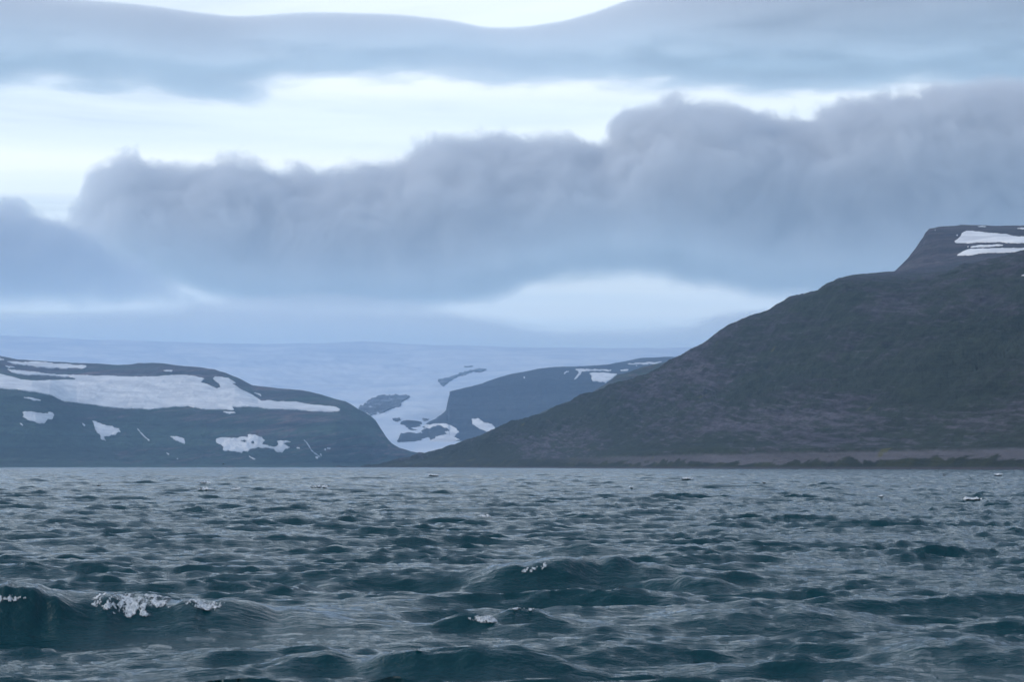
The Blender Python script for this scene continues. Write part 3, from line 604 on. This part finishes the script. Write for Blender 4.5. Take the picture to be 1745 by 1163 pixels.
# ------------------------------------------------------------------ foam of the breaking crests
m, nt, p, out = new_mat('foam'); M_FOAM = m
g = N(nt, 'ShaderNodeNewGeometry'); n_ = noise(nt, g.outputs['Position'], 22, 5, 0.7)
L(nt, mixc(nt, maprange(nt, n_, 0.32, 0.62), (0.30, 0.36, 0.40), (0.78, 0.80, 0.82)), p.inputs['Base Color'])
p.inputs['Roughness'].default_value = 0.7; bump(nt, p, n_, 1.0, 0.03)
at = N(nt, 'ShaderNodeAttribute', attribute_name='thick'); nf = noise(nt, vmul(nt, g.outputs['Position'], (1.0, 0.5, 0.5)), 24, 5, 0.75)
L(nt, maprange(nt, math_n(nt, 'ADD', at.outputs['Fac'], math_n(nt, 'MULTIPLY', math_n(nt, 'SUBTRACT', nf, 0.5), 1.8)), 0.08, 0.95), p.inputs['Alpha'])
PXs, PYs = project(SX, np.maximum(SY, 1), SZ)
def foam(poly, rlo, rhi, label, lace=0.5, ncell=4.0, lift=0.02, up=6, seed=0, group='whitecaps on the waves'):
    P = np.array(poly, float); lo = P.min(0) - 6; hi = P.max(0) + 6
    sel = (PXs > lo[0]) & (PXs < hi[0]) & (PYs > lo[1]) & (PYs < hi[1]) & (np.hypot(X0, Y0) > rlo) & (np.hypot(X0, Y0) < rhi)
    if not sel.any(): print('no foam', label); return
    ii, jj = np.where(sel); i0, i1, j0, j1 = ii.min(), ii.max() + 1, jj.min(), jj.max() + 1
    def upg(G):
        G = G[i0:i1 + 1, j0:j1 + 1]; a = np.linspace(0, G.shape[0] - 1.0001, (G.shape[0] - 1) * up + 1); b = np.linspace(0, G.shape[1] - 1.0001, (G.shape[1] - 1) * up + 1)
        ia = a.astype(int); ib = b.astype(int); fa = (a - ia)[:, None]; fb = (b - ib)[None]
        q = lambda u, v: G[np.ix_(u, v)]
        return (q(ia, ib) * (1 - fa) + q(ia + 1, ib) * fa) * (1 - fb) + (q(ia, ib + 1) * (1 - fa) + q(ia + 1, ib + 1) * fa) * fb
    if i1 <= i0 or j1 <= j0: return
    x, y, z = upg(SX), upg(SY), upg(SZ); qx, qy = project(x, y, z)
    ins = inside(jag(P, RNG, 2, 0.18), qx.ravel(), qy.ravel()).reshape(x.shape)
    cx, cy_ = P.mean(0); sx, sy = np.ptp(P[:, 0]) / 2, np.ptp(P[:, 1]) / 2
    edge = 1 - np.clip(np.hypot((qx - cx) / sx, (qy - cy_) / sy), 0, 1.4)
    nz = fbm(x * ncell * 2.2, y * ncell * 0.5 + z * ncell * 1.2, 6, 0.72, 200 + seed)
    mk = ins & (nz + edge * 0.9 > lace - 0.1)
    f = grid_faces(*x.shape); ok = mk.ravel(); f = f[ok[f].all(1)]
    if not len(f): print('empty foam', label); return
    main_ = largest(f, x.size)
    zz_ = z + lift * (0.6 + 0.8 * np.clip(nz, 0, 1)) ; yy_ = y - lift * (0.6 + 0.6 * np.clip(nz, 0, 1))
    V = np.stack([x, yy_, zz_], -1).reshape(-1, 3); thick = np.clip((nz * 1.2 + edge * 0.9 - lace + 0.1) * 1.0, 0, 1).ravel()
    def sub(ff, nm, parent, **kw):
        u = np.unique(ff); rm = np.full(len(V), -1); rm[u] = np.arange(len(u))
        return mesh_obj(nm, V[u], rm[ff][:, ::-1], M_FOAM, parent, attrs={'thick': thick[u]}, **kw)
    o = sub(f[main_], 'whitecap', None, label=label, cat='whitecap', group=group)
    if (~main_).any(): sub(f[~main_], 'foam_flecks', o, kind='stuff')
    return o
foam([(138, 1018), (190, 1012), (250, 1014), (292, 1012), (294, 1036), (262, 1048), (238, 1060), (200, 1050), (160, 1036)], 25.4, 28.7, 'thick white foam tumbling down the face of the largest breaking wave', 0.12, 4.0, 0.012, 6, 1)
foam([(303, 1021), (345, 1026), (384, 1029), (380, 1042), (350, 1043), (320, 1036)], 25.4, 28.7, 'thinner foam curtain beside the thick foam on the largest breaking wave', 0.0, 5, 0.015, 6, 2)
foam([(-30, 1015), (20, 1016), (46, 1019), (42, 1028), (0, 1029), (-30, 1028)], 25.2, 28.6, 'low foam crest on the shoulder of the largest breaking wave', 0.0, 5, 0.015, 6, 3)
foam([(876, 980), (898, 969), (935, 958), (932, 968), (900, 980)], 35.8, 40.0, 'streak of foam climbing the dark peaked wave', 0.2, 4, 0.02, 5, 4)
foam([(792, 1056), (815, 1050), (842, 1053), (848, 1062), (822, 1066)], 25, 27.6, 'small foam tuft at the end of a short dark wavelet', -0.1, 6, 0.015, 6, 5)
foam([(862, 1042), (900, 1032), (938, 1029), (905, 1044)], 26, 28.4, 'thin lacy foam line on a low wavelet behind the small foam tuft', 0.05, 6, 0.015, 6, 6)
foam([(685, 1106), (730, 1101), (772, 1106), (730, 1114)], 20.5, 22.8, 'faint broken foam line on the low peaked wave', 0.05, 6, 0.012, 6, 7)
names = ['single bright whitecap on a mid-distance wave', 'bold white breaker off the gravel terrace, larger of two', 'bold white breaker off the gravel terrace shore, smaller of two']
for k, (px, py, wd_, hg) in enumerate(CAPS):
    r = 2.1 * FPX / (py + 3 - HOR); al = np.linspace(0, 2 * np.pi, 14, endpoint=False)
    poly = [(px + wd_ / 2 * math.cos(t) * (1 + 0.2 * math.sin(3 * t + k)), py + 1.0 + hg / 2 * math.sin(t)) for t in al]
    foam(poly, r * 0.9, r * 1.1, names[k] if k < 3 else 'small distant whitecap fleck on the choppy water', -0.8, 1.5, 0.03 + r * 0.0005, 4, 20 + k)
# ------------------------------------------------------------------ seabirds
m, nt, p, out = new_mat('dark_feather'); M_DARK = m
g = N(nt, 'ShaderNodeTexCoord'); n_ = noise(nt, g.outputs['Object'], 30, 4, 0.6)
L(nt, mixc(nt, n_, (0.006, 0.006, 0.007), (0.022, 0.020, 0.019)), p.inputs['Base Color']); p.inputs['Roughness'].default_value = 0.8
m, nt, p, out = new_mat('pale_feather'); M_PALE = m
p.inputs['Base Color'].default_value = (0.45, 0.44, 0.42, 1); p.inputs['Roughness'].default_value = 0.8
def loft(path, n=10):
    V, F = [], []
    for k, (x, z, ry, rz) in enumerate(path):
        for i in range(n):
            t = 2 * math.pi * i / n; V.append((x, ry * math.cos(t), z + rz * math.sin(t)))
    for k in range(len(path) - 1):
        for i in range(n): F.append((k * n + i, k * n + (i + 1) % n, (k + 1) * n + (i + 1) % n, (k + 1) * n + i))
    return np.array(V), np.array(F)
def bird(px, r, z, yaw, label, flying):
    a = float(ray(px, 800)[0]); e = bpy.data.objects.new('seabird', None); COL.objects.link(e)
    e.location = (r * math.sin(a), r * math.cos(a), z); e.rotation_euler = (0, 0, yaw)
    tag(e, label, 'seabird', 'seabirds over the water')
    body = [(-0.24, 0.06, 0.02, 0.006), (-0.17, 0.055, 0.05, 0.035), (-0.08, 0.05, 0.085, 0.07), (0.04, 0.05, 0.09, 0.08), (0.12, 0.08, 0.06, 0.065)]
    head = [(0.15, 0.15, 0.036, 0.04), (0.17, 0.20, 0.038, 0.04), (0.20, 0.225, 0.030, 0.032), (0.215, 0.225, 0.012, 0.012)] if not flying else [(0.18, 0.09, 0.04, 0.04), (0.24, 0.10, 0.04, 0.04), (0.28, 0.10, 0.012, 0.012)]
    V, F = loft(body + head); mesh_obj('body', V, F, M_DARK, e)
    tipx, tipz = (0.215, 0.225) if not flying else (0.28, 0.10)
    V, F = loft([(tipx - 0.005, tipz, 0.011, 0.012), (tipx + 0.03, tipz - 0.004, 0.007, 0.008), (tipx + 0.06, tipz - 0.012, 0.002, 0.002)], 8); mesh_obj('bill', V, F, M_PALE, e)
    V, F = loft([(-0.05, 0.012, 0.05, 0.02), (0.04, 0.005, 0.07, 0.035), (0.13, 0.03, 0.03, 0.03)], 10); mesh_obj('belly', V, F, M_PALE, e)
    for s in (-1, 1):
        if flying:
            V = []
            for k, (y, x0, x1, zz_) in enumerate(((0.06, -0.10, 0.09, 0.08), (0.2, -0.08, 0.11, 0.16), (0.36, -0.07, 0.06, 0.13), (0.46, -0.10, -0.06, 0.08))):
                V += [(x0, s * y, zz_), (x1, s * y, zz_), (x1, s * y, zz_ + 0.012), (x0, s * y, zz_ + 0.012)]
            F = [(k * 4 + i, k * 4 + (i + 1) % 4, k * 4 + 4 + (i + 1) % 4, k * 4 + 4 + i) for k in range(3) for i in range(4)]
        else:
            V, F = loft([(-0.22, 0.07, 0.006, 0.01), (-0.1, 0.075, 0.014, 0.05), (0.05, 0.07, 0.014, 0.05), (0.1, 0.08, 0.004, 0.02)], 8); V = V + np.array([0, s * 0.082, 0])
        mesh_obj('wing', V, F, M_DARK, e)
def wave_z(px, r):
    a = float(ray(px, 800)[0]); i = int(np.argmin(np.abs(AZ - a))); j = int(np.argmin(np.abs(R1 - r))); return float(SZ[max(i - 3, 0):i + 4, max(j - 4, 0):j + 5].max())
bird(1609, 300, CAMZ - (811 - HOR) / FPX * 300, 0.6, 'black seabird skimming low over the water off the gravel terrace', True)
bird(1301.5, 235, wave_z(1301.5, 235) - 0.02, 2.6, 'dark seabird sitting up on a wave off the scree fans of the hillside', False)
bird(380.5, 420, CAMZ + (HOR - 792.3) / FPX * 420, 0.2, 'tiny dark seabird flying in front of the foot of the snowy mountain', True)
bird(169, 215, wave_z(169, 215) - 0.02, 0.3, 'dark seabird with pale belly floating off the shore of the snowy mountain', False)
# ------------------------------------------------------------------ air: one even haze round camera, water and hills
def box(name, x0, x1, y0, y1, z0, z1, mat):
    V = [(x, y, z) for z in (z0, z1) for y in (y0, y1) for x in (x0, x1)]
    F = [(0, 2, 3, 1), (4, 5, 7, 6), (0, 1, 5, 4), (2, 6, 7, 3), (0, 4, 6, 2), (1, 3, 7, 5)]
    return mesh_obj(name, V, F, mat, smooth_shade=False)
def vol_mat(name):
    m = bpy.data.materials.new(name); m.use_nodes = True; nt = m.node_tree; nt.nodes.clear()
    out = N(nt, 'ShaderNodeOutputMaterial'); pv = N(nt, 'ShaderNodeVolumePrincipled'); L(nt, pv.outputs[0], out.inputs['Volume'])
    return m, nt, pv
m, nt, pv = vol_mat('haze_air'); pv.inputs['Density'].default_value = 7.2e-5
pv.inputs['Color'].default_value = (0.41, 0.66, 1.0, 1); pv.inputs['Anisotropy'].default_value = 0.0
hz = box('haze', -9900, 9900, -2000, 16600, -6, 1012, m); hz['kind'] = 'stuff'

# ------------------------------------------------------------------ clouds
def cloud(name, Yc, depth, top, bot, soft_t, soft_b, dens, nscale, namp, color, label, aniso=0.2, stretch=(1, 1, 1), detail=5, rough=0.6, step=1.0, dist=0.0, bulge=0.0, namp_b=1.5, warp=0.0):
    """bank of cloud: a closed hull round it, its density ragged by noise and thinning towards top, base and ends"""
    def world(px, py):
        a, te = ray(px, py); return np.tan(a) * Yc, CAMZ + te * Yc / np.cos(a)
    tx, tz = world([q[0] for q in top], [q[1] for q in top]); bx, bz = world([q[0] for q in bot], [q[1] for q in bot])
    x0, x1 = float(tx[0]), float(tx[-1]); z0 = float(min(bz)) - soft_b; z1 = float(max(tz)) + soft_t
    m, nt, pv = vol_mat(name)
    g = N(nt, 'ShaderNodeNewGeometry'); sp = N(nt, 'ShaderNodeSeparateXYZ'); L(nt, g.outputs['Position'], sp.inputs[0])
    wob = math_n(nt, 'MULTIPLY', math_n(nt, 'SUBTRACT', noise(nt, g.outputs['Position'], 1 / 700.0, 3, 0.6), 0.5), warp)
    u = maprange(nt, math_n(nt, 'ADD', sp.outputs[0], wob), x0, x1, 0, 1, 'LINEAR')
    def curve(xs, zs):
        fc = N(nt, 'ShaderNodeFloatCurve'); cm = fc.mapping.curves[0]
        us = (xs - x0) / (x1 - x0); ws = (zs - z0) / (z1 - z0)
        cm.points[0].location = (0, float(np.interp(0, us, ws))); cm.points[1].location = (1, float(np.interp(1, us, ws)))
        for a, b in zip(us, ws):
            if 0.002 < a < 0.998: cm.points.new(float(a), float(b))
        for q in cm.points: q.handle_type = 'AUTO_CLAMPED'
        fc.mapping.update(); L(nt, u, fc.inputs['Value'])
        return math_n(nt, 'MULTIPLY_ADD', fc.outputs[0], z1 - z0, z0)
    T = curve(tx, tz); B = curve(bx, bz)
    dy = math_n(nt, 'DIVIDE', math_n(nt, 'SUBTRACT', sp.outputs[1], Yc), depth / 2)
    round_ = math_n(nt, 'SUBTRACT', 1.0, math_n(nt, 'MULTIPLY', dy, dy))                  # 1 in the middle, 0 front and back
    T = math_n(nt, 'SUBTRACT', T, math_n(nt, 'MULTIPLY', math_n(nt, 'MULTIPLY', dy, dy), bulge))
    dt = math_n(nt, 'DIVIDE', math_n(nt, 'SUBTRACT', T, sp.outputs[2]), soft_t)
    db = math_n(nt, 'DIVIDE', math_n(nt, 'SUBTRACT', sp.outputs[2], B), soft_b)
    nz = noise(nt, vmul(nt, g.outputs['Position'], (stretch[0] / nscale, stretch[1] / nscale, stretch[2] / nscale)), 1.0, detail, rough, dist)
    nc = math_n(nt, 'SUBTRACT', nz, 0.5)
    e = math_n(nt, 'MINIMUM', math_n(nt, 'MULTIPLY_ADD', nc, namp, dt), math_n(nt, 'MULTIPLY_ADD', nc, namp_b, db))
    e = math_n(nt, 'MINIMUM', e, math_n(nt, 'MULTIPLY_ADD', nc, 2.0, math_n(nt, 'MULTIPLY', round_, 3.0)))
    d = maprange(nt, e, 0.0, 1.0, 0.0, dens)
    L(nt, d, pv.inputs['Density']); pv.inputs['Color'].default_value = (*color, 1); pv.inputs['Anisotropy'].default_value = aniso
    m.cycles.volume_step_rate = step
    # hull
    n = 60; us = np.linspace(x0, x1, n); zt = np.interp(us, tx, tz) + soft_t * namp * 0.25; zb = np.maximum(np.interp(us, bx, bz) - soft_b * namp_b * 0.25, 1016)
    ring = np.linspace(0, 2 * np.pi, 24, endpoint=False); V = []
    for x, a, b in zip(us, zt, zb):
        c = (a + b) / 2; hh = max((a - b) / 2, 20)
        for t in ring:
            ct, st = math.cos(t), math.sin(t)
            V.append((x, Yc + depth / 2 * math.copysign(abs(ct)**0.35, ct), c + hh * math.copysign(abs(st)**0.35, st)))
    q = len(ring); F = [(i * q + j, (i + 1) * q + j, (i + 1) * q + (j + 1) % q, i * q + (j + 1) % q) for i in range(n - 1) for j in range(q)]
    c0 = len(V); V.append((x0, Yc, (zt[0] + zb[0]) / 2)); V.append((x1, Yc, (zt[-1] + zb[-1]) / 2))
    me = bpy.data.meshes.new('cloud'); F2 = F + [(c0, j, (j + 1) % q) for j in range(q)] + [(c0 + 1, (n - 1) * q + (j + 1) % q, (n - 1) * q + j) for j in range(q)]
    me.from_pydata(V, [], F2); me.update(); me.materials.append(m)
    bm = bmesh.new(); bm.from_mesh(me); bmesh.ops.recalc_face_normals(bm, faces=bm.faces); bm.to_mesh(me); bm.free()
    o = bpy.data.objects.new('cloud', me); COL.objects.link(o); return tag(o, label, 'cloud', 'clouds in the sky')

TOP_MB = [(110, 470), (155, 430), (172, 310), (188, 268), (225, 256), (270, 268), (320, 275), (400, 266), (450, 284), (550, 282), (640, 270), (700, 262), (730, 235), (780, 226), (900, 228), (960, 233), (1035, 238), (1075, 198), (1120, 168), (1200, 164), (1270, 178), (1340, 190), (1400, 172), (1500, 150), (1600, 135), (1745, 128), (2100, 110)]
BOT_MB = [(110, 485), (150, 475), (250, 480), (350, 503), (450, 520), (600, 525), (750, 520), (850, 502), (920, 482), (1000, 470), (1120, 464), (1180, 480), (1300, 500), (1400, 505), (1500, 500), (1745, 490), (2100, 490)]
cloud('cloud_bank', 20000, 3000, TOP_MB, BOT_MB, 150, 340, 0.0052, 480, 6.0, (0.905, 0.920, 0.941), 'long ragged grey cloud bank lying over the glacier and the hills', step=0.22, bulge=900, warp=1500, rough=0.68, detail=8, dist=0.35)
TOP_LC = [(-420, 300), (-200, 310), (0, 338), (50, 352), (110, 372), (160, 395), (210, 425), (260, 455), (330, 500), (420, 540)]
BOT_LC = [(-420, 525), (0, 525), (150, 525), (330, 535), (420, 545)]
cloud('cloud_low', 18000, 1300, TOP_LC, BOT_LC, 90, 350, 0.0045, 330, 7.0, (0.88, 0.915, 0.96), 'blue-grey cloud sloping down beside the long cloud bank above the snowy mountain', step=0.2, bulge=500, warp=900, rough=0.62, detail=7)
TOP_LL = [(-420, -40), (0, -12), (140, 0), (250, 9), (340, 21), (420, 28), (540, 22), (660, 24), (760, 34), (860, 47), (930, 41), (1000, 24), (1060, 4), (1120, -14), (1300, -50), (1745, -90), (2150, -100)]
BOT_LL = [(-420, 130), (0, 130), (200, 140), (330, 152), (420, 146), (470, 130), (600, 124), (900, 128), (1100, 134), (1300, 140), (1500, 140), (1745, 138), (2150, 130)]
cloud('cloud_layer', 27500, 3000, TOP_LL, BOT_LL, 45, 400, 0.0042, 800, 1.2, (0.915, 0.937, 0.962), 'smooth layer of cloud with a wavy upper edge above the bright sky', stretch=(0.5, 0.5, 2.5), detail=6, step=0.3, bulge=1000, namp_b=3.0)
TOP_VL = [(-420, 530), (0, 535), (300, 528), (500, 520), (700, 525), (850, 545), (940, 562), (1060, 564), (1150, 560), (1230, 540), (1400, 520), (1700, 500)]
BOT_VL = [(-420, 620), (0, 620), (1700, 620)]
cloud('cloud_veil', 17900, 2400, TOP_VL, BOT_VL, 110, 30, 0.0018, 700, 3.0, (0.97, 0.98, 0.99), 'low mist bank behind the top of the ice cap', stretch=(0.4, 0.4, 3.0), step=0.4)
